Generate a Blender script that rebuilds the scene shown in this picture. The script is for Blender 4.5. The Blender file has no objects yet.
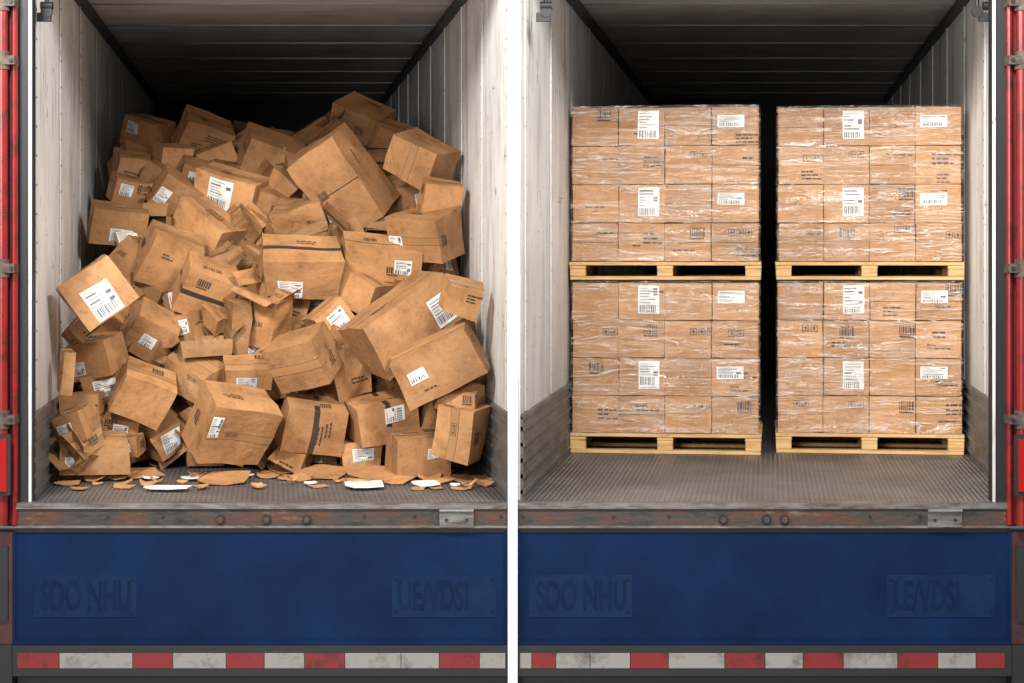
import bpy, math, random
from mathutils import Vector, Matrix, noise

scene = bpy.context.scene
try:
    scene.view_settings.view_transform = 'Standard'
    scene.view_settings.look = 'None'
except Exception:
    pass

EYE = 1.265      # eye height above the trailer floor (m)
CAMD = 10.0      # camera distance from the rear sill
FPX = 2000.0

# ------------------------------------------------------------------ materials
def mk(name, col=(0.5, 0.5, 0.5), rough=0.6, metal=0.0):
    m = bpy.data.materials.new(name)
    m.use_nodes = True
    b = m.node_tree.nodes['Principled BSDF']
    b.inputs['Base Color'].default_value = (*col, 1)
    b.inputs['Roughness'].default_value = rough
    b.inputs['Metallic'].default_value = metal
    return m, m.node_tree.nodes, m.node_tree.links, b

def coords(N, L, scale=(1, 1, 1), kind='Object'):
    tc = N.new('ShaderNodeTexCoord'); mp = N.new('ShaderNodeMapping')
    mp.inputs['Scale'].default_value = scale
    L.new(tc.outputs[kind], mp.inputs['Vector'])
    return mp.outputs['Vector']

def nz(N, L, vec, scale, detail=4, rough=0.6, dist=0.0):
    n = N.new('ShaderNodeTexNoise')
    n.inputs['Scale'].default_value = scale
    n.inputs['Detail'].default_value = detail
    n.inputs['Roughness'].default_value = rough
    n.inputs['Distortion'].default_value = dist
    L.new(vec, n.inputs['Vector'])
    return n.outputs['Fac']

def ramp(N, L, fac, stops):
    r = N.new('ShaderNodeValToRGB')
    el = r.color_ramp.elements
    while len(el) < len(stops):
        el.new(0.5)
    for e, (p, c) in zip(el, stops):
        e.position = p
        e.color = (*c, 1) if len(c) == 3 else c
    L.new(fac, r.inputs['Fac'])
    return r.outputs['Color']

def mix(N, L, fac, a, b, mode='MIX'):
    m = N.new('ShaderNodeMix'); m.data_type = 'RGBA'; m.blend_type = mode
    for idx, v in ((0, fac), (6, a), (7, b)):
        if isinstance(v, (int, float)):
            m.inputs[idx].default_value = v
        elif isinstance(v, tuple):
            m.inputs[idx].default_value = (*v, 1)
        else:
            L.new(v, m.inputs[idx])
    return m.outputs[2]

def bump(N, L, h, b, strength=0.3, dist=0.01):
    bp = N.new('ShaderNodeBump')
    bp.inputs['Strength'].default_value = strength
    bp.inputs['Distance'].default_value = dist
    L.new(h, bp.inputs['Height'])
    L.new(bp.outputs['Normal'], b.inputs['Normal'])

def W(v): return (v, v, v)

# cardboard
def cardboard(name, dark, light, wear=1.0):
    m, N, L, b = mk(name, rough=0.68)
    v = coords(N, L)
    n1 = nz(N, L, v, 5, 6)
    c = ramp(N, L, n1, [(0.3, dark), (0.7, light)])
    at = N.new('ShaderNodeAttribute'); at.attribute_name = 'tint'
    c = mix(N, L, 1.0, c, at.outputs['Color'], 'MULTIPLY')
    sc = nz(N, L, v, 28, 8, 0.75)
    sc = ramp(N, L, sc, [(0.36, W(0.74)), (0.47, W(1.0))])
    c = mix(N, L, 1.0, c, sc, 'MULTIPLY')
    gr = ramp(N, L, nz(N, L, v, 3.2, 9, 0.7, 0.5), [(0.36, W(0.60)), (0.47, W(1.0))])
    c = mix(N, L, 0.7 * wear, c, gr, 'MULTIPLY')
    sf = ramp(N, L, nz(N, L, coords(N, L, (2, 9, 9)), 6, 8, 0.7), [(0.64, W(0)), (0.69, W(0.5))])
    c = mix(N, L, sf, c, (0.58, 0.36, 0.19))
    L.new(c, b.inputs['Base Color'])
    bump(N, L, nz(N, L, v, 9, 5), b, 0.4, 0.03)
    b.inputs['Specular IOR Level'].default_value = 0.35
    return m
M_CARD = cardboard('cardboard_brown', (0.33, 0.158, 0.062), (0.49, 0.250, 0.104))
M_CART = cardboard('cardboard_carton', (0.37, 0.180, 0.070), (0.50, 0.258, 0.106), 0.4)
M_TAPE, N, L, b = mk('packing_tape', (0.34, 0.175, 0.075), 0.25)
M_DTAPE, N, L, b = mk('dark_tape', (0.035, 0.028, 0.025), 0.35)
M_SEAM, N, L, b = mk('flap_seam', (0.05, 0.025, 0.012), 0.9)
M_INK, N, L, b = mk('printed_ink', (0.05, 0.028, 0.018), 0.75)
M_LABEL, N, L, b = mk('label_paper', (0.78, 0.76, 0.72), 0.5)
v = coords(N, L); c = ramp(N, L, nz(N, L, v, 9, 5), [(0.35, (0.60, 0.58, 0.54)), (0.6, (0.80, 0.78, 0.75))])
L.new(c, b.inputs['Base Color'])
M_LINK, N, L, b = mk('label_ink', (0.12, 0.12, 0.13), 0.6)
M_LINK2, N, L, b = mk('label_ink_grey', (0.35, 0.34, 0.34), 0.6)
CARD = [M_CARD, M_TAPE, M_DTAPE, M_SEAM, M_INK, M_LABEL, M_LINK, M_LINK2]
CART = [M_CART] + CARD[1:]

# wood
M_WOOD, N, L, b = mk('pallet_pine', rough=0.7)
v = coords(N, L, (1.5, 12, 18))
c = ramp(N, L, nz(N, L, v, 3, 6, 0.6, 0.6), [(0.25, (0.34, 0.18, 0.07)), (0.5, (0.62, 0.38, 0.155)), (0.8, (0.76, 0.52, 0.24))])
L.new(c, b.inputs['Base Color'])

# trailer wall
M_WALL, N, L, b = mk('wall_white_paint', rough=0.5)
v = coords(N, L)
vs = coords(N, L, (2.6, 2.6, 0.45))
base = ramp(N, L, nz(N, L, v, 1.3, 7), [(0.3, (0.68, 0.67, 0.64)), (0.58, (0.90, 0.89, 0.87))])
st = ramp(N, L, nz(N, L, vs, 2.2, 10, 0.75), [(0.37, (0.42, 0.39, 0.35)), (0.49, W(1.0))])
c = mix(N, L, 0.6, base, st, 'MULTIPLY')
vc = coords(N, L, (2.2, 2.2, 1.2))
ch = ramp(N, L, nz(N, L, vc, 4.0, 12, 0.78, 0.3), [(0.62, W(0)), (0.635, W(1))])
c = mix(N, L, ch, c, (0.10, 0.07, 0.045))
vc2 = coords(N, L, (0.7, 0.7, 9))
ch2 = ramp(N, L, nz(N, L, vc2, 2.3, 8, 0.7, 0.2), [(0.65, W(0)), (0.68, W(0.7))])
c = mix(N, L, ch2, c, (0.16, 0.15, 0.14))
sx = N.new('ShaderNodeSeparateXYZ'); L.new(v, sx.inputs[0])
g = N.new('ShaderNodeMapRange'); g.inputs[1].default_value = 0.2; g.inputs[2].default_value = 1.3
g.inputs[3].default_value = 1.0; g.inputs[4].default_value = 0.0
L.new(sx.outputs['Z'], g.inputs[0])
gm = N.new('ShaderNodeMath'); gm.operation = 'MULTIPLY'
L.new(g.outputs[0], gm.inputs[0]); L.new(nz(N, L, vs, 3.0, 10, 0.75), gm.inputs[1])
c = mix(N, L, gm.outputs[0], c, (0.20, 0.165, 0.13))
L.new(c, b.inputs['Base Color'])
bump(N, L, nz(N, L, v, 3.5, 5), b, 0.25, 0.02)

M_CEIL, N, L, b = mk('ceiling_panel', rough=0.6)
v = coords(N, L)
c = ramp(N, L, nz(N, L, v, 2.2, 7), [(0.3, (0.64, 0.60, 0.56)), (0.7, (0.88, 0.85, 0.81))])
v2 = coords(N, L, (0.8, 6, 1))
c = mix(N, L, 0.4, c, ramp(N, L, nz(N, L, v2, 2.0, 8), [(0.35, W(0.6)), (0.6, W(1))]), 'MULTIPLY')
L.new(c, b.inputs['Base Color'])

M_TRIMD, N, L, b = mk('dark_trim_metal', (0.06, 0.06, 0.062), 0.5, 0.5)
M_RIVET, N, L, b = mk('wall_joint_grey', (0.22, 0.21, 0.20), 0.5, 0.2)
M_BLACK, N, L, b = mk('black_steel', (0.010, 0.010, 0.011), 0.55, 0.1)
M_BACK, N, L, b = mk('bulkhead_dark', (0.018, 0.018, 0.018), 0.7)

M_KICK, N, L, b = mk('kick_plate_metal', rough=0.5, metal=0.35)
v = coords(N, L, (1, 1, 4))
c = ramp(N, L, nz(N, L, v, 3, 8, 0.7), [(0.3, (0.075, 0.07, 0.066)), (0.7, (0.20, 0.20, 0.20))])
L.new(c, b.inputs['Base Color'])

# ribbed aluminium floor (UV: u across, v along)
M_FLOOR, N, L, b = mk('floor_ribbed_metal', rough=0.45, metal=0.45)
uv = coords(N, L, (1, 1, 1), 'UV')
wv = N.new('ShaderNodeTexWave'); wv.wave_type = 'BANDS'; wv.bands_direction = 'X'
wv.inputs['Scale'].default_value = 12.0
L.new(uv, wv.inputs['Vector'])
rib = ramp(N, L, wv.outputs['Fac'], [(0.25, W(0.62)), (0.5, W(1.0))])
c = ramp(N, L, nz(N, L, uv, 1.6, 8, 0.7), [(0.3, (0.085, 0.083, 0.082)), (0.7, (0.215, 0.215, 0.22))])
c = mix(N, L, 0.7, c, rib, 'MULTIPLY')
uv2 = coords(N, L, (1, 14, 1), 'UV')
sc = ramp(N, L, nz(N, L, uv2, 2, 9, 0.75), [(0.56, W(0)), (0.63, W(1))])
c = mix(N, L, mix(N, L, 0.35, (0, 0, 0), sc), c, (0.38, 0.38, 0.38))
L.new(c, b.inputs['Base Color'])
bump(N, L, wv.outputs['Fac'], b, 0.6, 0.006)

# rusty sill; sill, panel, rod and tape colours darkened to stand for weaker light
M_SILL, N, L, b = mk('rusty_steel', rough=0.65, metal=0.2)
v = coords(N, L, (1, 1, 3))
c = ramp(N, L, nz(N, L, v, 4, 10, 0.75), [(0.35, (0.014, 0.012, 0.011)), (0.47, (0.040, 0.034, 0.030)), (0.58, (0.080, 0.026, 0.012)), (0.72, (0.13, 0.12, 0.11))])
L.new(c, b.inputs['Base Color'])
bump(N, L, nz(N, L, v, 14, 6), b, 0.4, 0.01)
M_STEEL, N, L, b = mk('worn_steel', rough=0.45, metal=0.5)
v = coords(N, L, (1, 6, 6))
c = ramp(N, L, nz(N, L, v, 5, 8, 0.75), [(0.35, (0.06, 0.04, 0.03)), (0.6, (0.20, 0.19, 0.18))])
L.new(c, b.inputs['Base Color'])
M_RUSTB, N, L, b = mk('rusty_bracket', rough=0.6, metal=0.2)
v = coords(N, L, (5, 5, 5))
c = ramp(N, L, nz(N, L, v, 5, 8, 0.75), [(0.35, (0.03, 0.015, 0.01)), (0.6, (0.10, 0.07, 0.055))])
L.new(c, b.inputs['Base Color'])

# blue panel
M_BLUE, N, L, b = mk('blue_paint', rough=0.6)
v = coords(N, L)
c = ramp(N, L, nz(N, L, v, 2.0, 8, 0.65), [(0.3, (0.0010, 0.0070, 0.029)), (0.65, (0.0018, 0.0140, 0.054))])
sp = ramp(N, L, nz(N, L, v, 55, 4, 0.6), [(0.68, W(0)), (0.74, W(1))])
c = mix(N, L, mix(N, L, 0.5, (0, 0, 0), sp), c, (0.015, 0.025, 0.05))
L.new(c, b.inputs['Base Color'])
b.inputs['Specular IOR Level'].default_value = 0.10
def worn(name, col):
    m, N, L, b = mk(name, rough=0.6)
    v = coords(N, L)
    c = mix(N, L, ramp(N, L, nz(N, L, v, 6, 8, 0.7), [(0.4, W(0.1)), (0.6, W(1))]), (0.0016, 0.0120, 0.046), col)
    L.new(c, b.inputs['Base Color']); b.inputs['Specular IOR Level'].default_value = 0.10
    return m
M_BLUE2 = worn('blue_faded_plate', (0.0045, 0.017, 0.050))
M_BLUE3 = worn('blue_faded_lettering', (0.0015, 0.0078, 0.030))

def paint(name, a, bb, rough):
    m, N, L, b = mk(name, rough=rough)
    v = coords(N, L)
    c = ramp(N, L, nz(N, L, v, 9, 9, 0.7), [(0.32, a), (0.5, bb)])
    L.new(c, b.inputs['Base Color'])
    return m
M_RED = paint('red_paint', (0.04, 0.004, 0.003), (0.17, 0.006, 0.005), 0.3)
M_DRED = paint('dark_red_paint', (0.012, 0.006, 0.005), (0.045, 0.008, 0.007), 0.5)
M_TRED = paint('tape_red', (0.05, 0.008, 0.008), (0.16, 0.010, 0.010), 0.35)
M_TWHT = paint('tape_white', (0.09, 0.08, 0.07), (0.21, 0.20, 0.18), 0.35)
M_WHITE = paint('white_paint', (0.88, 0.88, 0.87), (0.95, 0.95, 0.94), 0.5)
M_LENS, N, L, b = mk('red_lens', (0.28, 0.007, 0.006), 0.15)
M_GROUND = paint('pale_bounce_ground', (0.30, 0.30, 0.29), (0.42, 0.42, 0.41), 0.9)  # unseen ground, made pale to bounce light up to the ceiling

# stretch film, with wrinkle highlights painted as pale diffuse streaks
M_FILM = bpy.data.materials.new('stretch_film'); M_FILM.use_nodes = True
N = M_FILM.node_tree.nodes; L = M_FILM.node_tree.links
N.clear()
out = N.new('ShaderNodeOutputMaterial')
tr = N.new('ShaderNodeBsdfTransparent'); gl = N.new('ShaderNodeBsdfGlossy'); df = N.new('ShaderNodeBsdfDiffuse')
gl.inputs['Roughness'].default_value = 0.18
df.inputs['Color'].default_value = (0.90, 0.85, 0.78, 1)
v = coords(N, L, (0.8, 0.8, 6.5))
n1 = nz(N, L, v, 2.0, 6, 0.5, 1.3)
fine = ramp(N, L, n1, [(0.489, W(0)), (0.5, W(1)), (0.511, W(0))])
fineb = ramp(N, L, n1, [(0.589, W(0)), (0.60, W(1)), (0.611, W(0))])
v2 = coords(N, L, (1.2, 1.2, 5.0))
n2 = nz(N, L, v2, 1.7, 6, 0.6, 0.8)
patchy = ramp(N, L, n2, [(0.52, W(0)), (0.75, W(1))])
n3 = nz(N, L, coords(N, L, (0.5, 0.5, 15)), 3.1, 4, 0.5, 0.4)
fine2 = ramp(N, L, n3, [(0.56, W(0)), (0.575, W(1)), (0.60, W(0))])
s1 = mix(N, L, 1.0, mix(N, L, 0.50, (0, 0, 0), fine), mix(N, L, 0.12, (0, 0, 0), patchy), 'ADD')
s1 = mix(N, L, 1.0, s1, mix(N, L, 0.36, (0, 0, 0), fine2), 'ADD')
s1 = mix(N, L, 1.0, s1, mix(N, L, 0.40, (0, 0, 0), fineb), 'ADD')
bp = N.new('ShaderNodeBump'); bp.inputs['Strength'].default_value = 1.0; bp.inputs['Distance'].default_value = 0.05
L.new(n1, bp.inputs['Height'])
L.new(bp.outputs['Normal'], gl.inputs['Normal'])
m1 = N.new('ShaderNodeMixShader'); m1.inputs[0].default_value = 0.055
L.new(tr.outputs[0], m1.inputs[1]); L.new(gl.outputs[0], m1.inputs[2])
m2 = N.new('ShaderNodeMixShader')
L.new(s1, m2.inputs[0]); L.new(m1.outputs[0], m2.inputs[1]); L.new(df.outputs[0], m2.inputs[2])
L.new(m2.outputs[0], out.inputs['Surface'])

# ------------------------------------------------------------------ mesh builder
class MB:
    def __init__(s): s.v = []; s.f = []; s.m = []; s.t = []; s.uv = []
    def quad(s, pts, mat=0, tint=1.0, uvs=None):
        i = len(s.v); s.v += [tuple(p) for p in pts]
        s.f.append(tuple(range(i, i + len(pts)))); s.m.append(mat); s.t.append(tint)
        s.uv.append(uvs or [(0, 0)] * len(pts))
    def hexa(s, c, mat=0, tint=1.0):
        i = len(s.v); s.v += [tuple(p) for p in c]
        for f in ((0, 1, 5, 4), (3, 2, 6, 7), (1, 3, 7, 5), (2, 0, 4, 6), (4, 5, 7, 6), (2, 3, 1, 0)):
            s.f.append(tuple(i + k for k in f)); s.m.append(mat); s.t.append(tint)
            s.uv.append([(c[k][0], c[k][1]) for k in f])
    def box(s, x0, x1, y0, y1, z0, z1, mat=0, tint=1.0):
        s.hexa([Vector((x, y, z)) for z in (z0, z1) for y in (y0, y1) for x in (x0, x1)], mat, tint)
    def cyl(s, c, r, h, axis='Z', mat=0, seg=20, r2=None):
        r2 = r if r2 is None else r2
        def P(a, rr, t):
            x, y = rr * math.cos(a), rr * math.sin(a)
            if axis == 'Z': q = (x, y, t)
            elif axis == 'Y': q = (x, t, -y)
            else: q = (t, x, y)
            return Vector(c) + Vector(q)
        for k in range(seg):
            a, bb = 2 * math.pi * k / seg, 2 * math.pi * (k + 1) / seg
            s.quad([P(a, r, 0), P(bb, r, 0), P(bb, r2, h), P(a, r2, h)], mat)
        s.quad([P(2 * math.pi * k / seg, r2, h) for k in range(seg)], mat)
        s.quad([P(-2 * math.pi * k / seg, r, 0) for k in range(seg)], mat)
    def obj(s, name, mats, parent=None, smooth=False, mat_world=None):
        me = bpy.data.meshes.new(name)
        me.from_pydata(s.v, [], s.f)
        for m in mats: me.materials.append(m)
        me.polygons.foreach_set('material_index', s.m)
        if smooth: me.polygons.foreach_set('use_smooth', [True] * len(s.f))
        a = me.attributes.new('tint', 'FLOAT_COLOR', 'CORNER')
        dat = []
        for f, t in zip(s.f, s.t):
            dat += [t, t, t, 1.0] * len(f)
        a.data.foreach_set('color', dat)
        ul = me.uv_layers.new(name='UVMap')
        d2 = []
        for q in s.uv:
            for (a1, b1) in q: d2 += [a1, b1]
        ul.data.foreach_set('uv', d2)
        me.update()
        o = bpy.data.objects.new(name, me)
        scene.collection.objects.link(o)
        if mat_world is not None: o.matrix_world = mat_world
        if parent: o.parent = parent
        return o

def empty(name, loc=(0, 0, 0)):
    o = bpy.data.objects.new(name, None); o.location = loc
    o.empty_display_size = 0.2
    scene.collection.objects.link(o); return o

# ------------------------------------------------------------------ the trailers
class Bay:
    """trailer body whose long axis runs slightly off square to the dock line"""
    def __init__(s, vp): s.k = (vp - 512) / FPX; s.xc = s.k * CAMD
    def P(s, u, y, z): return Vector((s.xc + u + s.k * y, y, z))
    def hexa(s, mb, u0, u1, y0, y1, z0, z1, mat=0):
        mb.hexa([s.P(u, y, z) for z in (z0, z1) for y in (y0, y1) for u in (u0, u1)], mat)

HC = 2.86      # interior height
LEN = 11.0
def build_bay(vp, ul, ur):
    B = Bay(vp)
    mb = MB()
    B.hexa(mb, ul, ur, 0.0, LEN, -0.06, 0.0)
    mb.uv = []
    for f in mb.f:
        mb.uv.append([(mb.v[k][0] - B.xc - B.k * mb.v[k][1], mb.v[k][1]) for k in f])
    mb.obj('floor', [M_FLOOR])
    mb = MB()
    B.hexa(mb, ul - 0.0, ur + 0.0, 0.0, LEN, HC, HC + 0.05)
    y = 0.5
    while y < LEN:
        B.hexa(mb, ul, ur, y, y + 0.018, HC - 0.008, HC, 2); y += 1.22
    for u in (ul, ur):
        s = 1 if u < 0 else -1
        a, c = sorted((u, u + s * 0.05))
        B.hexa(mb, a, c, 0.0, LEN, HC - 0.05, HC - 0.001, 1)
    mb.obj('ceiling', [M_CEIL, M_TRIMD, M_RIVET])
    for nm, u, s in (('wall_left', ul, 1), ('wall_right', ur, -1)):
        mb = MB()
        a, c = sorted((u, u - s * 0.012))
        B.hexa(mb, a, c, 0.11, LEN, 0.0, HC, 0)
        y = 0.26
        while y < LEN:
            a, c = sorted((u, u + s * 0.008))
            B.hexa(mb, a, c, y, y + 0.05, 0.44, HC - 0.05, 0)
            a, c = sorted((u, u + s * 0.004))
            B.hexa(mb, a, c, y - 0.010, y, 0.44, HC - 0.05, 1)
            B.hexa(mb, a, c, y + 0.05, y + 0.060, 0.44, HC - 0.05, 1)
            zz = 0.55
            while zz < HC - 0.1:
                p = B.P(u + s * 0.008, y + 0.025, zz)
                mb.box(p.x - 0.004, p.x + 0.004, p.y - 0.006, p.y + 0.006, zz - 0.006, zz + 0.006, 1)
                zz += 0.15
            y += 1.22
        mb.obj(nm, [M_WALL, M_RIVET])
        mb = MB()
        a, c = sorted((u, u + s * 0.014))
        B.hexa(mb, a, c, 0.11, LEN, 0.0, 0.42, 0)
        for zz in (0.03, 0.11, 0.19, 0.27, 0.35, 0.41):
            a, c = sorted((u, u + s * 0.022))
            B.hexa(mb, a, c, 0.11, LEN, zz, zz + 0.022, 0)
        mb.obj('baseboard_left' if s > 0 else 'baseboard_right', [M_KICK])
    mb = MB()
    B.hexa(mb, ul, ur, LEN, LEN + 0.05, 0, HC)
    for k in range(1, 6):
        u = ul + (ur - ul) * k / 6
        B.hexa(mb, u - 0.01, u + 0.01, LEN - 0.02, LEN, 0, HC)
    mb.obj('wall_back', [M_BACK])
    return B

UL_L, UR_L = -1.20, 1.235
BL = build_bay(268, UL_L, UR_L)
BR = build_bay(768, -1.252, 1.252)

def X(px, d=10.0): return (px - 512) / FPX * d
def Z(py, d=10.0): return EYE - (py - 250) / FPX * d

for side, (x0, x1) in enumerate(((X(15), X(507)), (X(518), X(1009)))):
    mb = MB()
    mb.box(x0, x1, -0.05, 0.0, -0.118, 0.0, 0)
    mb.box(x0, x1, -0.062, 0.02, -0.022, 0.006, 1)
    mb.box(x0, x1, -0.056, 0.0, -0.118, -0.106, 1)
    bolts = ((222, 268, 308), (722, 765, 783))[side]
    for bx in bolts:
        mb.cyl((X(bx), -0.05, -0.075), 0.024, -0.012, 'Y', 3, 16)
        mb.cyl((X(bx), -0.062, -0.075), 0.016, -0.012, 'Y', 0, 6)
    hx = (440, 925)[side]
    mb.box(X(hx), X(hx + 34), -0.07, -0.05, Z(525), Z(508), 2)
    mb.cyl((X(hx), -0.072, Z(509)), 0.009, X(hx + 34) - X(hx), 'X', 2, 12)
    for q in (7, 27):
        mb.cyl((X(hx + q), -0.07, Z(518)), 0.008, -0.006, 'Y', 3, 8)
    for q in (5, 95, 150, 350, 400, 486):
        mb.cyl((x0 + q / 200, -0.05, -0.06), 0.008, -0.006, 'Y', 3, 8)
    mb.obj('trailer_rear_sill', [M_SILL, M_STEEL, M_STEEL, M_BLACK])
    p = empty('blue_rear_panel', ((x0 + x1) / 2, 0, 0))
    mb = MB()
    mb.box(x0, x1, -0.03, 0.10, Z(643), -0.119, 0)
    mb.box(x0, x1, -0.036, -0.03, Z(531.5), -0.119, 1)  # black strip standing in for the shadow along the panel's top edge
    mb.box(x0, x1, -0.042, -0.03, Z(643), Z(639), 0)
    mb.box(x0, x0 + 0.012, -0.040, -0.03, Z(640), Z(530), 0)
    mb.box(x1 - 0.012, x1, -0.040, -0.03, Z(640), Z(530), 0)
    o = mb.obj('panel', [M_BLUE, M_BLACK]); o.parent = p
    o.location = (-(x0 + x1) / 2, 0, 0)
    mb = MB()
    ox = (0, 494)[side]
    for (a, c) in ((35, 138), (392, 496 if side == 0 else 500)):
        mb.box(X(a + ox), X(c + ox), -0.0325, -0.03, Z(616), Z(574), 0)
        for q in (a + 4, c - 4):
            for r in (579, 611):
                mb.cyl((X(q + ox), -0.0325, Z(r)), 0.005, -0.003, 'Y', 1, 8)
    o = mb.obj('plates', [M_BLUE2, M_BLUE3]); o.parent = p; o.location = (-(x0 + x1) / 2, 0, 0)
    for txt, tx in (('SDO NHU', 42), ('UE/VDSI' if side == 0 else 'LE/VDSI', 398)):
        cu = bpy.data.curves.new('lettering', 'FONT'); cu.body = txt
        cu.size = 0.20; cu.extrude = 0.0005; cu.offset = 0.006
        cu.materials.append(M_BLUE3)
        t = bpy.data.objects.new('faded_lettering', cu); scene.collection.objects.link(t)
        t.scale = (0.50, 1, 1)
        t.rotation_euler = (math.pi / 2, 0, 0)
        t.parent = p
        t.location = (X(tx + ox) - (x0 + x1) / 2, -0.0331, Z(608))
    mb = MB()
    mb.box(x0, x1, -0.05, 0.08, Z(674), Z(643.5), 0)
    seq = [(20, 62, 1), (62, 135, 2), (135, 175, 1), (175, 228, 2), (228, 266, 1), (266, 306, 2), (306, 346, 1), (346, 402, 2), (402, 440, 2), (440, 480, 1), (480, 506, 2)] if side == 0 else \
          [(520, 532, 2), (532, 556, 1), (556, 590, 2), (590, 630, 2), (630, 668, 1), (668, 724, 2), (724, 764, 1), (764, 802, 2), (802, 842, 1), (842, 896, 2), (896, 936, 1), (936, 974, 2), (974, 1003, 1)]
    for a, c, mt in seq:
        mb.box(X(a), X(c) - 0.004, -0.053, -0.05, Z(666), Z(651), mt)
    mb.box(x0, x1, 0.05, 0.12, Z(700), Z(674), 0)  # black board standing in for the darkness under the trailer
    mb.obj('reflective_bumper_bar', [M_BLACK, M_TRED, M_TWHT])

# rear door frame (posts + header) and red lock rods
frame = MB()
for side in (-1, 1):
    xe = X(29) if side < 0 else X(995)
    o_ = xe + side * 0.40
    a, c = sorted((xe, o_))
    mb = frame
    mb.box(a, c, 0.0, 0.14, -0.115, 2.95, 0)
    li = sorted((xe, xe - side * 0.014))
    mb.box(li[0], li[1], -0.008, 0.03, 0.007, 2.948, 1)
    li = sorted((xe - side * 0.014, xe - side * 0.020))
    mb.box(li[0], li[1], -0.004, 0.03, 0.007, 2.948, 0)
    e = empty('door_lock_rod', (X(6) if side < 0 else X(1018), -0.08, 0))
    mb = MB()
    mb.cyl((0, 0, -0.10), 0.030, 3.2, 'Z', 0, 24)
    mb.cyl((-side * 0.055, 0.03, -0.10), 0.017, 3.2, 'Z', 0, 18)
    mb.box(-0.06, 0.06, 0.045, 0.069, -0.10, 3.1, 1)
    for py in (4, 62, 268, 418):
        z = Z(py)
        mb.box(-0.075, 0.07, -0.036, 0.06, z - 0.022, z + 0.022, 2)
        mb.cyl((0, 0, z - 0.045), 0.038, 0.09, 'Z', 2, 20)
        mb.cyl((-side * 0.055, -0.036, z), 0.010, -0.01, 'Y', 3, 8)
    mb.obj('rods_and_brackets', [M_RED, M_DRED, M_RUSTB, M_BLACK], e)
    mb = MB()
    z0, z1 = Z(492), Z(432)
    mb.box(-0.05, 0.055, -0.06, -0.032, z0, z1, 0)
    mb.box(-0.035, 0.04, -0.072, -0.06, z0 + 0.02, z1 - 0.02, 1)
    mb.obj('marker_lamp', [M_BLACK, M_LENS], e)
    mb = MB()
    x0 = X(-30) if side < 0 else X(1010)
    x1 = X(14) if side < 0 else X(1054)
    mb.box(x0, x1, -0.03, 0.10, Z(643), -0.141, 0)
    mb.box(x0 + 0.02, x1 - 0.02, -0.045, -0.03, Z(620), Z(545), 1)
    mb.box(x0, x1, -0.04, 0.08, Z(690), Z(643.5), 1)
    mb.obj('corner_bracket', [M_DRED, M_BLACK])
frame.box(X(-60), X(1084), 0.0, 0.14, 2.951, 3.25, 0)
frame.obj('rear_door_frame', [M_BLACK, M_WALL])

# added white divider strip between the two bodies, no real post there
mb = MB()
mb.box(X(508), X(517.3), -0.08, 0.10, Z(700), 2.948, 0)
mb.obj('added_divider', [M_WHITE])

# hanging latches at the ceiling
def latch(px, side):
    mb = MB()
    d = 10.25
    y = d - CAMD
    x, z = X(px, d), Z(2, d)
    mb.cyl((x, y, z - 0.02), 0.022, 0.06, 'X', 0, 14)
    mb.cyl((x + side * 0.03, y, z - 0.045), 0.012, 0.3, 'Z', 0, 12)
    mb.cyl((x + side * 0.03, y - 0.015, z - 0.05), 0.030, 0.02, 'Y', 0, 16)
    mb.box(x - 0.02, x + 0.05, y - 0.01, y + 0.02, z - 0.10, z - 0.055, 0)
    mb.cyl((x + side * 0.03, y, z + 0.25), 0.03, HC - z - 0.25, 'Z', 0, 10)
    mb.obj('door_latch', [M_BLACK])
latch(41, 1); latch(540, 1); latch(983, -1)

# ground
mb = MB(); mb.box(-30, 30, -30, 30, -1.35, -1.25); mb.obj('ground', [M_GROUND])
mb = MB()
for B in (BL, BR):
    for uu in (-0.5, 0.5):
        B.hexa(mb, uu - 0.06, uu + 0.06, 0.13, LEN, -0.45, -0.062)
    for yy in (8.0, 9.3):
        for uu in (-0.95, 0.95):
            p = B.P(uu, yy, -0.75)
            mb.cyl((p.x - 0.13, p.y, -0.75), 0.5, 0.26, 'X', 0, 32)
mb.obj('trailer_chassis', [M_BLACK])

# ------------------------------------------------------------------ cartons
FACES = {
    'front': ((0, -1, 0), (1, 0, 0), (0, 0, 1)), 'back': ((0, 1, 0), (-1, 0, 0), (0, 0, 1)),
    'right': ((1, 0, 0), (0, 1, 0), (0, 0, 1)), 'left': ((-1, 0, 0), (0, -1, 0), (0, 0, 1)),
    'top': ((0, 0, 1), (1, 0, 0), (0, 1, 0)), 'bottom': ((0, 0, -1), (1, 0, 0), (0, -1, 0))}
FMAP = {'front': 'top', 'top': 'back', 'bottom': 'front', 'back': 'bottom', 'left': 'left', 'right': 'right'}

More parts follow.
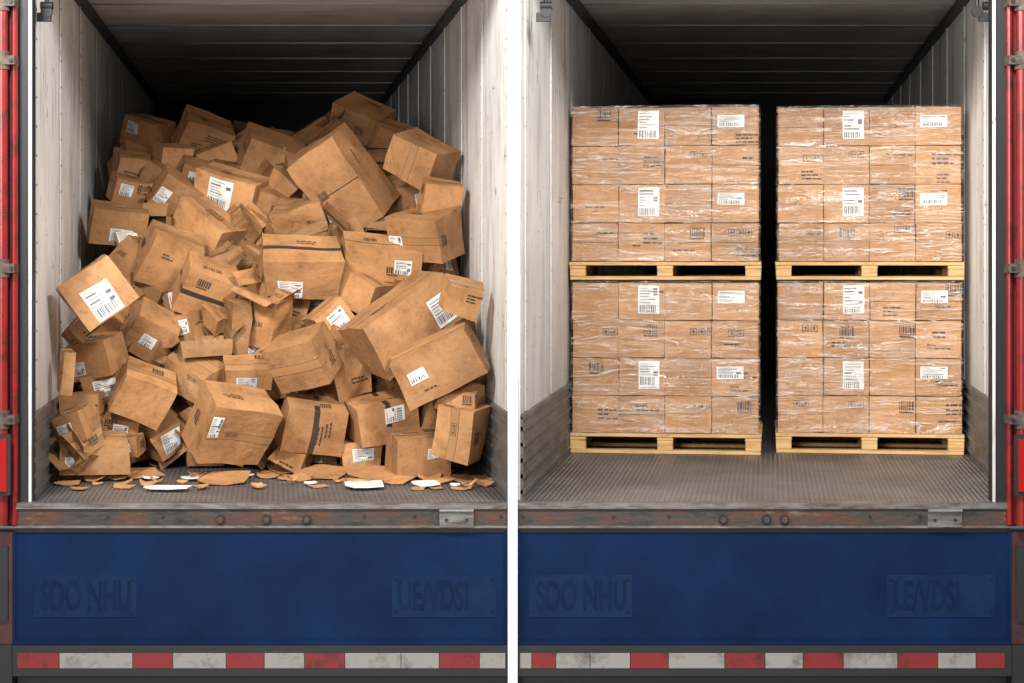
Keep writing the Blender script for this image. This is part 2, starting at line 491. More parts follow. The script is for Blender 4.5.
class Carton:
    def __init__(s, w, h, d, rng, jit=0.03, dent=0.0, tint=1.0, n=6, M=None, mb=None, crush=0.0):
        s.H = (w / 2, d / 2, h / 2); s.rng = rng; s.n = n; s.tint = tint
        s.M = M or Matrix(); s.mb = mb or MB(); s.dent = dent; s.crush = crush
        m = min(w, h, d)
        s.c = {}
        for i in (-1, 1):
            for j in (-1, 1):
                for k in (-1, 1):
                    s.c[(i, j, k)] = Vector((i * s.H[0], j * s.H[1], k * s.H[2])) + Vector([rng.uniform(-1, 1) * jit * m for _ in range(3)])
        if crush > 0:
            kk = rng.choice([(i, -1, k) for i in (-1, 1) for k in (-1, 1)])
            s.c[kk] = s.c[kk] * (1 - crush)
        s.off = Vector([rng.uniform(-50, 50) for _ in range(3)])
    def warp(s, p):
        x, y, z = [(q + 1) / 2 for q in p]
        r = Vector((0, 0, 0))
        for i, wx in ((-1, 1 - x), (1, x)):
            for j, wy in ((-1, 1 - y), (1, y)):
                for k, wz in ((-1, 1 - z), (1, z)):
                    r += s.c[(i, j, k)] * (wx * wy * wz)
        if s.dent > 0:
            q = Vector([max(-1, min(1, a)) * b for a, b in zip(p, s.H)])
            r += noise.noise_vector(q * 5.0 + s.off) * s.dent
            if s.crush > 0:
                t = noise.noise(q * 4.0 + s.off * 1.7)
                r -= r.normalized() * abs(t) * s.dent * 1.2
        return s.M @ r
    def patch(s, face, u0, u1, v0, v1, mat, off=0.0, n=None):
        Nn, U, V = [Vector(a) for a in FACES[face]]
        hn = sum(abs(a) * b for a, b in zip(Nn, s.H))
        hu = sum(abs(a) * b for a, b in zip(U, s.H))
        hv = sum(abs(a) * b for a, b in zip(V, s.H))
        n = n or s.n
        nu = max(1, min(n, int(math.ceil(abs(u1 - u0) / (2 * hu) * n)))); nv = max(1, min(n, int(math.ceil(abs(v1 - v0) / (2 * hv) * n))))
        base = len(s.mb.v)
        for b in range(nv + 1):
            for a in range(nu + 1):
                u = (u0 + (u1 - u0) * a / nu) / hu; v = (v0 + (v1 - v0) * b / nv) / hv
                s.mb.v.append(tuple(s.warp(Nn * (1 + off / hn) + U * u + V * v)))
        for b in range(nv):
            for a in range(nu):
                i = base + b * (nu + 1) + a
                s.mb.f.append((i, i + 1, i + nu + 2, i + nu + 1)); s.mb.m.append(mat); s.mb.t.append(s.tint); s.mb.uv.append([(0, 0)] * 4)
    def half(s, face):
        _, U, V = FACES[face]
        return (sum(abs(a) * b for a, b in zip(U, s.H)), sum(abs(a) * b for a, b in zip(V, s.H)))
    def shell(s, open_top=False):
        for f in FACES:
            if open_top and f == 'top': continue
            hu, hv = s.half(f)
            s.patch(f, -hu, hu, -hv, hv, 0)
    def seam(s, tape=1, tw=0.05, faces=('top', 'bottom')):
        for f in faces:
            hu, hv = s.half(f)
            s.patch(f, -hu, hu, -0.003, 0.003, 3, 0.0008 if tape == 1 else 0.002)
            if tape:
                s.patch(f, -hu, hu, -tw / 2, tw / 2, tape, 0.0015)
                vs = s.H[2]
                for g in ('left', 'right'):
                    a, c = (vs - 0.07, vs) if f == 'top' else (-vs, -vs + 0.07)
                    s.patch(g, -tw / 2, tw / 2, a, c, tape, 0.0015)
                if tape == 1:
                    s.patch(f, -hu, hu, -tw / 2 - 0.002, -tw / 2, 3, 0.0012); s.patch(f, -hu, hu, tw / 2, tw / 2 + 0.002, 3, 0.0012)
    def label(s, f, u, v, w, h):
        hu, hv = s.half(f)
        w = min(w, 1.8 * hu); h = min(h, 1.8 * hv)
        u = max(-hu + w / 2, min(hu - w / 2, u * hu)); v = max(-hv + h / 2, min(hv - h / 2, v * hv))
        s.patch(f, u - w / 2, u + w / 2, v - h / 2, v + h / 2, 5, 0.003)
        r = s.rng; y = v + h / 2 - 0.09 * h
        x0 = u - w * 0.43
        while y > v - h * 0.42:
            if y < v - h * 0.05 and r.random() < 0.5:
                bh = min(h * 0.28, y - (v - h * 0.46)); x = x0
                while x < u + w * 0.3:
                    bw = r.choice((0.004, 0.006, 0.009)); s.patch(f, x, x + bw, y - bh, y, 6, 0.0045, 1); x += bw + r.choice((0.004, 0.006))
                y -= bh + h * 0.07
            else:
                ln = w * r.uniform(0.25, 0.8)
                th = r.choice((0.03, 0.05)) * h
                s.patch(f, x0, x0 + ln, y - th, y, r.choice((6, 7)), 0.0045, 1)
                if r.random() < 0.3: s.patch(f, u + w * 0.22, u + w * 0.42, y - th * 2.2, y, 6, 0.0046, 1)
                y -= th + h * 0.065
    def prints(s, f, u, v, sc=1.0, kind=None):
        hu, hv = s.half(f); r = s.rng
        kind = kind or r.choice('ITB')
        u *= hu; v *= hv
        def pt(a, b, c, d):
            a, b = max(-hu * .98, min(hu * .98, a)), max(-hu * .98, min(hu * .98, b))
            c, d = max(-hv * .98, min(hv * .98, c)), max(-hv * .98, min(hv * .98, d))
            if b - a > 0.001 and d - c > 0.001: s.patch(f, a, b, c, d, 4, 0.002, 1)
        if kind == 'I':
            for k in range(r.choice((2, 3))):
                x = u + k * 0.042 * sc; q = 0.034 * sc
                for (a, b, c, d) in ((0, 1, 0, .1), (0, 1, .9, 1), (0, .1, 0, 1), (.9, 1, 0, 1), (.4, .6, .25, .8), (.22, .78, .45, .6)):
                    pt(x + a * q, x + b * q, v + c * q, v + d * q)
        elif kind == 'T':
            for k in range(r.choice((1, 2, 3))):
                x = u
                for _ in range(r.randint(2, 4)):
                    wd = r.uniform(0.015, 0.04) * sc; pt(x, x + wd, v - k * 0.022 * sc, v - k * 0.022 * sc + 0.010 * sc); x += wd + 0.006 * sc
        else:
            x = u
            while x < u + 0.07 * sc:
                bw = r.choice((0.004, 0.007, 0.010)) * sc; pt(x, x + bw, v, v + 0.045 * sc); x += bw + 0.005 * sc
            pt(u, u + 0.07 * sc, v - 0.014 * sc, v - 0.006 * sc)
    def flaps(s, angs=(130, 60, 150, 100)):
        cs = [s.c[(-1, -1, 1)], s.c[(1, -1, 1)], s.c[(1, 1, 1)], s.c[(-1, 1, 1)]]
        cen = sum(cs, Vector()) / 4
        up = (cen - sum([s.c[(i, j, -1)] for i in (-1, 1) for j in (-1, 1)], Vector()) / 4).normalized()
        for k in range(4):
            a, b = cs[k], cs[(k + 1) % 4]
            outw = ((a + b) / 2 - cen); outw = (outw - up * outw.dot(up)).normalized()
            t = math.radians(angs[k]); fl = min(s.H[0], s.H[1]) * 0.95
            dr = up * math.cos(t) + outw * math.sin(t)
            ins = (b - a) * 0.03
            p = [a, b, b - ins + dr * fl * s.rng.uniform(.9, 1.05), a + ins + dr * fl * s.rng.uniform(.9, 1.05)]
            nrm = (p[1] - p[0]).cross(p[3] - p[0]).normalized() * 0.004
            mid1, mid2 = (p[0] + p[3]) / 2 + nrm * s.rng.uniform(-4, 4), (p[1] + p[2]) / 2 + nrm * s.rng.uniform(-4, 4)
            for q in ([p[0], p[1], mid2, mid1], [mid1, mid2, p[2], p[3]]):
                s.mb.quad([s.M @ x for x in q], 0, s.tint * 1.05)
                s.mb.quad([s.M @ (x - nrm) for x in reversed(q)], 0, s.tint * 0.9)

# ------------------------------------------------------------------ palletised loads
LD = 12.4
PY = LD - CAMD
pxm = FPX / LD
TH = -math.atan(BR.k)
def turn(x0, x1, y0):
    c = Vector(((x0 + x1) / 2, y0, 0))
    return Matrix.Translation(c) @ Matrix.Rotation(TH, 4, 'Z') @ Matrix.Translation(-c)

def pallet(x0, x1, z0, hgt, y0, dep, T):
    mb = MB(); r = random.Random(int(x0 * 100) + int(z0 * 10))
    t = 0.022
    nb = 7
    for k in range(nb):
        a = y0 + (dep - 0.10) * k / (nb - 1)
        j = r.uniform(-0.006, 0.006)
        mb.box(x0 + j, x1 + j, a, a + 0.10, z0 + hgt - t, z0 + hgt)
    xs = (x0 + 0.05, (x0 + x1) / 2, x1 - 0.05)
    for xc in xs:
        mb.box(xc - 0.05, xc + 0.05, y0 + 0.005, y0 + dep - 0.005, z0 + hgt - 2 * t, z0 + hgt - t - 0.001)
        for yc in (y0 + 0.055, y0 + dep / 2, y0 + dep - 0.055):
            mb.box(xc - 0.048, xc + 0.048, yc - 0.05, yc + 0.05, z0 + t + 0.001, z0 + hgt - 2 * t - 0.001)
    for yc in (y0 + 0.05, y0 + dep / 2, y0 + dep - 0.05):
        mb.box(x0 + 0.004, x1 - 0.004, yc - 0.05, yc + 0.05, z0, z0 + t)
    for xc in xs:
        for q in (-0.02, 0.02):
            mb.cyl((xc + q, y0, z0 + hgt - t / 2), 0.003, -0.001, 'Y', 1, 6)
    o = mb.obj('wooden_pallet', [M_WOOD, M_TRIMD], mat_world=T)
    bv = o.modifiers.new('bevel', 'BEVEL'); bv.width = 0.003; bv.segments = 1

def film(x0, x1, y0, y1, z0, z1, seed, parent):
    mb = MB(); off = Vector((seed * 3.1, 1.7, seed))
    r = 0.02; path = []
    for cx, cy, a0 in ((x0 + r, y0 + r, 180), (x1 - r, y0 + r, 270), (x1 - r, y1 - r, 0), (x0 + r, y1 - r, 90)):
        for k in range(4):
            a = math.radians(a0 + 30 * k)
            path.append(Vector((cx + r * math.cos(a), cy + r * math.sin(a), 0)))
    full = []
    for i in range(len(path)):
        a, b = path[i], path[(i + 1) % len(path)]
        n = max(1, int((b - a).length / 0.04))
        for k in range(n): full.append(a.lerp(b, k / n))
    nzz = 44; m = len(full); cen = Vector(((x0 + x1) / 2, (y0 + y1) / 2, 0))
    for j in range(nzz + 1):
        z = z0 + (z1 - z0) * j / nzz
        for i, p in enumerate(full):
            d = (p - cen).normalized()
            nn = noise.noise(Vector((p.x * 2.5 + z, p.y * 2.5, z * 17)) + off)
            q = p + d * (0.006 * nn + 0.005); mb.v.append((q.x, q.y, z))
    for j in range(nzz):
        for i in range(m):
            a = j * m + i; b = j * m + (i + 1) % m
            mb.f.append((a, b, b + m, a + m)); mb.m.append(0); mb.t.append(1.0); mb.uv.append([(0, 0)] * 4)
    return mb.obj('stretch_film', [M_FILM], parent, smooth=True)

def carton_stack(x0, x1, z0, z1, y0, dep, seed, T):
    loc = Vector(((x0 + x1) / 2, y0 + dep / 2, z0))
    e = empty('wrapped_carton_stack', loc)
    r = random.Random(seed)
    mb = MB()
    nc, nr, nd = 4, 4, 3
    cw = (x1 - x0) / nc; chh = (z1 - z0) / nr; cd = dep / nd
    for row in range(nr):
        for col in range(nc):
            for k in range(nd):
                cx = x0 + cw * (col + 0.5); cz = z1 - chh * (row + 0.5); cy = y0 + cd * (k + 0.5)
                M = Matrix.Translation((cx + r.uniform(-.003, .003), cy + r.uniform(-.006, .006), cz)) @ Matrix.Rotation(r.uniform(-.008, .008), 4, 'Y')
                c = Carton(cw - 0.005, chh - 0.006, cd - 0.006, r, 0.008, 0.003, r.uniform(0.84, 1.14), 3, M, mb)
                c.shell()
                if k == 0 or col in (0, nc - 1):
                    if r.random() < .4: c.seam(1, 0.045)
                if k == 0:
                    if col == 1 and row in (0, 2): c.label('front', 0.3, 0.1, 0.13, 0.175)
                    elif col == 3 and row in (0, 2): c.label('front', -0.2, 0.25, 0.165, 0.075)
                    if row in (1, 3) or r.random() < .3:
                        c.prints('front', r.choice((-0.3, 0.1, 0.3)), r.uniform(0.15, .5), 1.25)
                    if r.random() < 0.35: c.prints('front', r.uniform(-.7, .1), r.uniform(-.6, -.2), 1.0, 'T')
                    if r.random() < 0.3: c.patch('front', -cw / 2 + .003, cw / 2 - .003, -0.003, 0.0, 3, 0.001)
    o = mb.obj('cartons', CART); o.parent = e; o.location = -loc
    f = film(x0 - 0.006, x1 + 0.006, y0 - 0.008, y0 + dep + 0.008, z0 + 0.002, z1 + 0.01, seed, e)
    f.location = -loc
    mb = MB(); n = 14
    def tp(i, j):
        x = x0 + (x1 - x0) * i / n; y = y0 + dep * j / n
        return Vector((x, y, z1 + 0.006 + 0.012 * abs(noise.noise(Vector((x * 7, y * 7, seed))))))
    for i in range(n):
        for j in range(n):
            mb.quad([tp(i, j), tp(i + 1, j), tp(i + 1, j + 1), tp(i, j + 1)])
    f = mb.obj('film_top', [M_FILM], e, smooth=True); f.location = -loc
    e.location = T @ loc
    e.rotation_euler = (0, 0, TH)

cols = ((X(571, LD), X(760, LD)), (X(778, LD), X(962, LD)))
seed = 11
for (x0, x1) in cols:
    T = turn(x0, x1, PY)
    zt1 = Z(281, LD)
    pallet(x0 - 0.010, x1 + 0.004, 0.001, 0.125, PY - 0.01, 1.0, T)
    carton_stack(x0 + 0.004, x1 - 0.012, 0.127, zt1 - 0.010, PY, 0.98, seed, T)
    zp = zt1 + 0.0065
    pallet(x0 - 0.010, x1 + 0.004, zp, 0.112, PY - 0.01, 1.0, T)
    carton_stack(x0 + 0.004, x1 - 0.012, zp + 0.114, Z(107, LD), PY, 0.98, seed + 1, T)
    seed += 7

# ------------------------------------------------------------------ the collapsed pile
pile = empty('cardboard_box_pile', (BL.P(0, 1.5, 0)))
SURF = [(95, 14.3), (150, 13.5), (200, 12.75), (250, 12.2), (300, 11.8), (350, 11.5), (400, 11.35), (440, 11.3), (480, 11.25), (520, 11.2)]
def surf(py):
    if py <= SURF[0][0]: return SURF[0][1]
    for (a, b), (c, d) in zip(SURF, SURF[1:]):
        if py <= c: return b + (d - b) * (py - a) / (c - a)
    return SURF[-1][1]
GS = 0.96
def place(px, py, w, h, d, yaw, pitch, roll, orient='T', labels=(), flags='', extra=0.0, seed=0, jit=0.035, tint=None):
    """survey record: picture position, apparent size -> real size and place in the pile"""
    r = random.Random(seed * 77 + int(px * 13 + py * 7))
    dist = surf(py) + extra
    R = Matrix.Rotation(math.radians(roll), 4, 'Y') @ Matrix.Rotation(math.radians(pitch), 4, 'X') @ Matrix.Rotation(math.radians(yaw), 4, 'Z')
    lo, hi = UL_L + 0.03, UR_L - 0.03
    def world(dd):
        return Vector(((px - 512) / FPX * dd, dd - CAMD, EYE - (py - 250) / FPX * dd))
    cd = dist
    for it in range(60):
        s = cd / FPX * GS
        W_, H_, D_ = w * s, h * s, d * s
        ext = [sum(abs(R[i][j]) * (W_, D_, H_)[j] / 2 for j in range(3)) for i in range(3)]
        P = world(cd + ext[1] * 0.5)
        u = P.x - BL.xc - BL.k * P.y
        if u - ext[0] < lo or u + ext[0] > hi: cd -= 0.05
        else: break
        if cd < 10.8: break
    u = P.x - BL.xc - BL.k * P.y
    if u - ext[0] < lo: P.x += lo - (u - ext[0])
    if u + ext[0] > hi: P.x -= (u + ext[0]) - hi
    if P.y - ext[1] < 0.12: P.y = 0.12 + ext[1]
    if P.z - ext[2] < 0.006: P.z = ext[2] + 0.006
    M = Matrix.Translation(P) @ R
    fm = (lambda f: f)
    if orient == 'F':
        M = M @ Matrix.Rotation(math.pi / 2, 4, 'X'); H_, D_ = D_, H_; fm = (lambda f: FMAP[f])
    elif orient == 'V':
        M = M @ Matrix.Rotation(math.pi / 2, 4, 'X') @ Matrix.Rotation(math.pi / 2, 4, 'Z')
        W_, H_, D_ = H_, D_, W_
        fm = (lambda f: {'front': 'top', 'top': 'right', 'bottom': 'left', 'left': 'back', 'right': 'front', 'back': 'bottom'}[f])
    t = tint if tint else r.uniform(0.68, 1.18)
    cr = 'c' in flags
    c = Carton(W_, H_, D_, r, jit * (3.4 if cr else 1.4), 0.030 if cr else 0.010, t, 10 if (w > 40 or cr) else 6, M=None, mb=None,
               crush=(0.3 if cr else (0.12 if r.random() < 0.25 else 0.0)))
    if 'o' in flags:
        c.shell(True); c.flaps((r.uniform(80, 160), r.uniform(30, 80), r.uniform(60, 150), r.uniform(20, 120)))
    else:
        c.shell()
        c.seam(2 if 'k' in flags else (1 if r.random() < 0.8 else 0), 0.03 if 'k' in flags else 0.05)
    for (f, lu, lv, lw, lh) in labels:
        c.label(fm(f), lu, lv, lw * s, lh * s)
    for f in ('front', 'left', 'right', 'top'):
        if 'n' in flags: break
        if r.random() < 0.4: c.prints(fm(f), r.uniform(-.7, .4), r.uniform(-.5, .6), 0.95)
        if r.random() < 0.2: c.prints(fm(f), r.uniform(-.7, .2), r.uniform(-.7, .3), 0.9, 'T')
    o = c.mb.obj('box', CARD)
    o.parent = pile
    o.matrix_basis = Matrix.Translation(-pile.location) @ M
    return o

F = 'front'
HERO = [
 (148, 133, 44, 30, 34, -25, 15, 12, 'T', [(F, -.4, .3, 14, 12)], '', 0),
 (203, 137, 54, 42, 40, 30, 20, 32, 'T', [], '', 0),
 (172, 160, 34, 30, 30, 30, 10, 10, 'T', [], '', 0),
 (132, 163, 36, 22, 30, 20, 15, 20, 'T', [], 'c', 0),
 (127, 190, 34, 26, 26, 25, 10, 18, 'T', [(F, -.3, .2, 14, 12)], '', 0),
 (160, 178, 30, 26, 26, -10, 10, 30, 'T', [], '', 0.1),
 (270, 158, 62, 44, 40, 25, 20, 28, 'T', [], '', 0),
 (243, 150, 40, 30, 30, -30, 20, -35, 'T', [], '', 0.2),
 (317, 138, 46, 22, 36, 20, 20, -25, 'T', [], 'o', 0.2),
 (363, 120, 54, 32, 40, -20, 30, 14, 'F', [], '', 0),
 (342, 183, 66, 98, 50, -24, 12, -35, 'F', [(F, -.75, -.35, 15, 17)], '', -0.5),
 (392, 140, 46, 32, 34, 25, 20, 25, 'T', [], '', 0.2),
 (421, 160, 58, 42, 46, -25, 20, 20, 'V', [], '', 0),
 (408, 194, 64, 32, 44, 12, 20, -8, 'T', [(F, .3, 0, 14, 12)], '', 0),
 (426, 236, 64, 50, 50, -32, 14, -6, 'F', [(F, -.7, -.1, 16, 14)], '', 0),
 (118, 224, 58, 38, 36, 18, 14, 10, 'T', [(F, .1, -.4, 24, 14)], '', 0),
 (175, 195, 44, 40, 34, 18, 12, 38, 'F', [(F, -.6, -.2, 14, 18)], '', 0),
 (232, 190, 66, 36, 40, -15, 18, 12, 'T', [(F, -.1, -.1, 26, 34)], '', -0.05),
 (214, 162, 44, 34, 34, 25, 12, -18, 'T', [], '', 0.15),
 (207, 232, 64, 44, 40, -25, 22, 30, 'T', [], '', 0.05),
 (240, 232, 40, 42, 36, 30, 14, 48, 'T', [], 'c', 0.15),
 (168, 258, 56, 56, 44, 26, 14, 30, 'T', [], '', -0.1),
 (205, 288, 54, 48, 44, 22, 20, 30, 'F', [], 'k', -0.15),
 (134, 262, 36, 44, 30, -28, 8, 40, 'T', [], 'c', 0.1),
 (97, 293, 60, 56, 40, 14, 8, -34, 'T', [(F, -.05, -.3, 30, 36)], '', -0.1),
 (300, 268, 84, 46, 52, 18, 30, 12, 'T', [(F, -.35, -.5, 28, 20)], 'k', -0.25),
 (303, 218, 60, 36, 40, -18, 14, -16, 'T', [], 'c', 0.05),
 (275, 205, 50, 34, 34, 25, 14, 20, 'T', [], '', 0.2),
 (380, 258, 80, 34, 46, 14, 22, 12, 'T', [(F, .5, .1, 18, 16)], '', -0.15),
 (362, 292, 46, 36, 36, -25, 14, 20, 'T', [], '', 0.05),
 (403, 322, 108, 58, 60, 24, 18, -30, 'T', [(F, .60, -.1, 24, 32)], '', -0.55),
 (449, 364, 88, 54, 40, -8, 10, -27, 'T', [(F, -.5, .1, 20, 14)], '', -0.1),
 (468, 298, 42, 34, 34, 18, 14, 18, 'T', [], '', 0.35),
 (262, 322, 50, 66, 36, -32, 22, 10, 'T', [], 'co', 0),
 (238, 330, 28, 70, 30, 20, 10, 6, 'T', [], 'c', 0.02),
 (331, 322, 38, 36, 34, 22, 18, -35, 'T', [(F, .1, 0, 20, 24)], '', -0.05),
 (303, 358, 60, 50, 46, -24, 18, -24, 'F', [], '', -0.3),
 (352, 373, 50, 60, 40, 20, 10, -8, 'T', [], 'c', -0.05),
 (383, 417, 68, 40, 44, 20, 14, -6, 'V', [(F, .4, -.2, 16, 22)], 'k', -0.05),
 (388, 370, 40, 40, 34, 35, 14, -30, 'T', [], 'c', 0.15),
 (232, 424, 74, 70, 56, 34, 18, 24, 'F', [(F, -.8, .3, 12, 26)], '', -0.45),
 (312, 425, 62, 52, 46, 16, 14, 12, 'V', [], 'k', -0.1),
 (150, 332, 48, 46, 40, 20, 18, 38, 'F', [(F, 0, 0, 16, 14)], '', -0.05),
 (183, 328, 40, 34, 34, -20, 14, -14, 'T', [(F, .5, .3, 14, 16)], 'c', 0.05),
 (143, 392, 56, 48, 42, 22, 18, 30, 'T', [], '', -0.1),
 (96, 356, 50, 38, 36, -22, 14, -14, 'T', [(F, -.4, -.3, 16, 14)], '', 0.05),
 (65, 372, 12, 44, 30, 20, 5, 8, 'T', [], '', 0),
 (103, 388, 44, 34, 34, 12, 10, -12, 'T', [(F, .1, .1, 26, 18)], '', 0.05),
 (200, 345, 54, 34, 40, 25, 24, 8, 'T', [], 'o', 0.05),
 (197, 378, 60, 36, 40, -20, 16, 18, 'T', [], 'c', 0.05),
 (247, 372, 50, 24, 40, 10, 22, 5, 'T', [(F, -.1, -.3, 22, 12)], '', 0),
 (108, 421, 62, 26, 40, 16, 20, 16, 'T', [(F, .4, .2, 16, 12)], '', 0.05),
 (93, 453, 70, 36, 40, 16, 6, 3, 'T', [(F, -.7, -.3, 10, 12)], '', -0.35),
 (68, 424, 34, 30, 30, -25, 8, -20, 'T', [(F, -.3, 0, 18, 14)], '', 0.15),
 (165, 440, 40, 30, 34, 18, 14, -20, 'T', [(F, .3, 0, 26, 22)], 'c', 0.2),
 (418, 453, 60, 42, 44, 20, 6, 3, 'T', [(F, .3, .2, 12, 12)], '', -0.25),
 (440, 430, 44, 46, 40, 24, 14, 28, 'F', [(F, .1, .1, 28, 16)], '', 0),
 (467, 431, 42, 56, 40, -22, 8, 8, 'V', [], '', -0.05),
 (361, 453, 44, 30, 34, 10, 8, -3, 'T', [(F, .1, .1, 24, 14)], '', 0.05),
 (292, 460, 40, 20, 34, -14, 12, 14, 'T', [], 'c', 0),
 (410, 300, 36, 36, 36, 30, 14, 12, 'T', [], '', 0.15),
 (345, 235, 38, 34, 34, 14, 14, -20, 'T', [], '', 0.2),
 (290, 300, 40, 36, 34, 14, 14, 20, 'T', [], '', 0.2),
 (440, 200, 40, 40, 34, 14, 14, 10, 'T', [], '', 0.15),
 (225, 258, 34, 24, 28, 20, 24, -30, 'T', [], 'c', 0.0),
 (195, 172, 30, 22, 26, 20, 24, 24, 'T', [(F, 0, 0, 14, 10)], '', 0.0),
 (285, 188, 34, 26, 28, -20, 24, 36, 'T', [], 'c', 0.0),
 (215, 322, 30, 24, 28, -30, 24, 20, 'T', [], 'c', 0.0),
 (128, 445, 30, 20, 26, -10, 10, -8, 'T', [(F, 0, 0, 14, 10)], '', -0.1),
 (340, 345, 28, 30, 24, 30, 10, 30, 'T', [], '', 0.0),
]
for i, h in enumerate(HERO):
    px, py, w, hh, d, ya, pi_, ro, orient, labs, fl, ex = h
    place(px, py, w, hh, d, ya, pi_, ro, orient, labs, fl, ex, i)

OUT = [(52, 478), (45, 440), (62, 400), (62, 350), (66, 300), (92, 245), (97, 205), (112, 172), (124, 122), (180, 118), (225, 150), (262, 135), (320, 135), (345, 115), (395, 130), (448, 155), (462, 200), (462, 265), (482, 290), (490, 350), (486, 400), (490, 474)]
def inside(x, y):
    c = False; n = len(OUT)
    for i in range(n):
        (x1, y1), (x2, y2) = OUT[i], OUT[(i + 1) % n]
        if (y1 > y) != (y2 > y) and x < (x2 - x1) * (y - y1) / (y2 - y1) + x1: c = not c
    return c
r = random.Random(21)
for layer, ex, step in ((0, 0.24, 31), (1, 0.6, 44)):
    y = 140
    while y < 462:
        x = 60 + r.uniform(0, 20)
        while x < 490:
            xx, yy = x + r.uniform(-8, 8), y + r.uniform(-8, 8)
            if inside(xx, yy) and inside(xx - 16, yy - 20) and inside(xx + 16, yy - 20):
                lab = [(r.choice(('front', 'left', 'right')), r.uniform(-.5, .5), r.uniform(-.5, .5), r.uniform(14, 22), r.uniform(12, 20))] if r.random() < 0.35 else []
                place(xx, yy, r.uniform(26, 52), r.uniform(16, 40), r.uniform(26, 42), r.uniform(-45, 45), r.uniform(-5, 30), r.uniform(-45, 45),
                      r.choice('TTFV'), lab, r.choice(('', '', 'c', 'c', 'o', 'co')), ex + r.uniform(-.06, .08), int(x), tint=r.uniform(0.55, 0.95))
            x += step
        y += step
for k in range(26):
    px = r.uniform(160, 400); py = r.uniform(142, 160)
    place(px, py, r.uniform(30, 44), r.uniform(24, 34), 34, r.uniform(-45, 45), r.uniform(0, 20), r.uniform(-30, 30), 'T', [], '', r.uniform(0.6, 2.2), k, tint=r.uniform(.55, .8))

# ------------------------------------------------------------------ torn cardboard and paper on the floor
def scrap(px, py, w, h, rot, mat, seed, mbx, curl=0.02, lift=0.0):
    r = random.Random(seed)
    d = FPX * (EYE) / (py - 250)
    y = d - CAMD; x = (px - 512) / FPX * d
    w = w * d / FPX; dep = h
    n = 9; pts = []
    for k in range(n):
        a = 2 * math.pi * k / n
        sq = 1 / max(abs(math.cos(a)), abs(math.sin(a)))
        rr = sq * r.uniform(0.75, 1.0) if mat == 0 else min(sq, 1.35)
        pts.append((rr * math.cos(a) * w / 2, rr * math.sin(a) * dep / 2))
    ca, sa = math.cos(rot), math.sin(rot)
    tilt = r.uniform(0.0, 0.20) if mat == 0 else 0.02
    top = []
    for (a, b) in pts:
        q = a * ca - b * sa; t = a * sa + b * ca
        top.append(Vector((x + q, max(0.03, y + t), 0.006 + lift + max(0, t + dep / 2) * tilt + curl * 0.6 * abs(noise.noise(Vector((q * 6, t * 6, seed)))) + curl * min(1.0, (q / w) ** 2))))
    c = sum(top, Vector()) / n; c.z = max(0.005 + lift, c.z - curl * 0.35)
    tn = r.uniform(.9, 1.3)
    for k in range(n):
        a, b = top[k], top[(k + 1) % n]
        mbx.quad([c, a, b], mat, tn)
        dn = Vector((0, 0, -0.004))
        mbx.quad([a, a + dn, b + dn, b], mat, .8)
        mbx.quad([c + dn, b + dn, a + dn], mat, .7)
mbx = MB()
sc_ = [(67, 485, 30, .16, .2), (140, 476, 46, .42, .3), (118, 480, 24, .2, 1.0), (223, 483, 54, .30, .05), (160, 466, 26, .2, .3), (285, 472, 44, .3, .3),
       (322, 477, 60, .36, -.3), (338, 471, 44, .34, .4), (374, 479, 60, .3, .1), (397, 483, 30, .2, -.4), (470, 481, 46, .30, .2), (484, 486, 18, .14, .5),
       (300, 481, 20, .14, .3), (268, 478, 24, .16, .6), (430, 480, 26, .18, .1), (452, 478, 24, .16, -.5), (205, 478, 34, .2, .3), (350, 486, 14, .1, 0), (97, 480, 20, .14, .5)]
for k in range(40):
    sc_.append((r.uniform(60, 476), r.uniform(474, 491), r.uniform(6, 26), r.uniform(.06, .16), r.uniform(-.8, .8)))
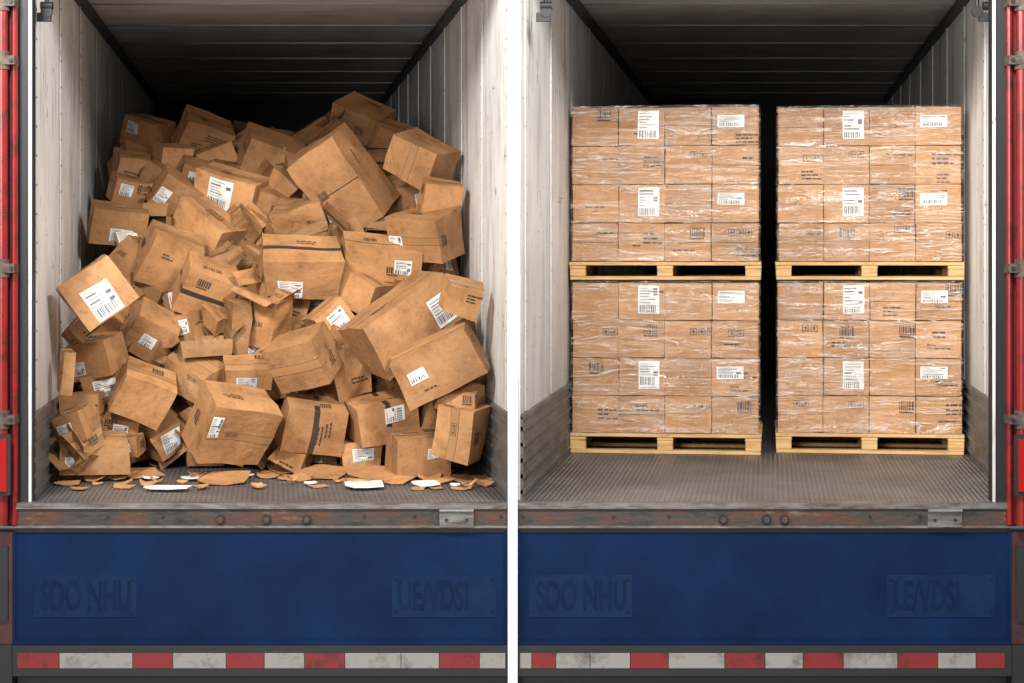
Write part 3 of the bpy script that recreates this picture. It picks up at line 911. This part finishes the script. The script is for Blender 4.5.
for i, (a, b, w, h, ro) in enumerate(sc_):
    scrap(a, b, w, h, ro, 0, i + 3, mbx, (0.012, 0.025, 0.04)[i % 3])
mbx.obj('torn_cardboard_scraps', CARD)
mbx = MB()
for i, (a, b, w, h, ro) in enumerate([(167, 491, 46, .14, -.08), (364, 488, 38, .28, .1), (425, 487, 26, .2, .2), (150, 481, 14, .1, .5), (245, 478, 16, .1, .3), (190, 481, 18, .1, .3), (110, 474, 18, .1, .7), (310, 486, 12, .08, .3), (455, 488, 10, .08, .1)]):
    scrap(a, b, w, h, ro, 5, i + 50, mbx, 0.012, 0.012)
mbx.obj('paper_sheets', CARD)

# ------------------------------------------------------------------ light
def area(name, loc, tgt, sx, sy, power, col=(1, 1, 1)):
    l = bpy.data.lights.new(name, 'AREA'); l.shape = 'RECTANGLE'; l.size = sx; l.size_y = sy
    l.energy = power; l.color = col
    o = bpy.data.objects.new(name, l); scene.collection.objects.link(o)
    o.location = loc
    o.rotation_euler = (Vector(tgt) - Vector(loc)).to_track_quat('-Z', 'Y').to_euler()
area('added_door_light', (-2.6, -3.0, 3.8), (-1.3, 2.0, 0.8), 1.0, 0.6, 350, (1, 0.97, 0.93))  # added light outside the left door, not a fixture of the place
area('added_door_light', (1.2, -3.3, 3.8), (1.4, 2.0, 0.8), 1.0, 0.6, 375, (1, 0.97, 0.93))  # same added light for the right door
area('added_fill_light', (-3.0, -12.5, 2.6), (0, 0, 1.5), 2.5, 1.8, 660, (1, 0.98, 0.96))  # added fill from behind the camera to lift walls and ceiling
w = bpy.data.worlds.new('World'); scene.world = w; w.use_nodes = True
bg = w.node_tree.nodes['Background']
bg.inputs['Color'].default_value = (0.90, 0.94, 1.0, 1); bg.inputs['Strength'].default_value = 0.42

cam = bpy.data.cameras.new('camera'); co = bpy.data.objects.new('camera', cam)
scene.collection.objects.link(co)
co.location = (0, -CAMD, EYE); co.rotation_euler = (math.pi / 2, 0, 0)
cam.sensor_width = 36; cam.lens = 36 * FPX / 1024
cam.shift_y = -(341.5 - 250) / 1024
cam.clip_end = 200
scene.camera = co
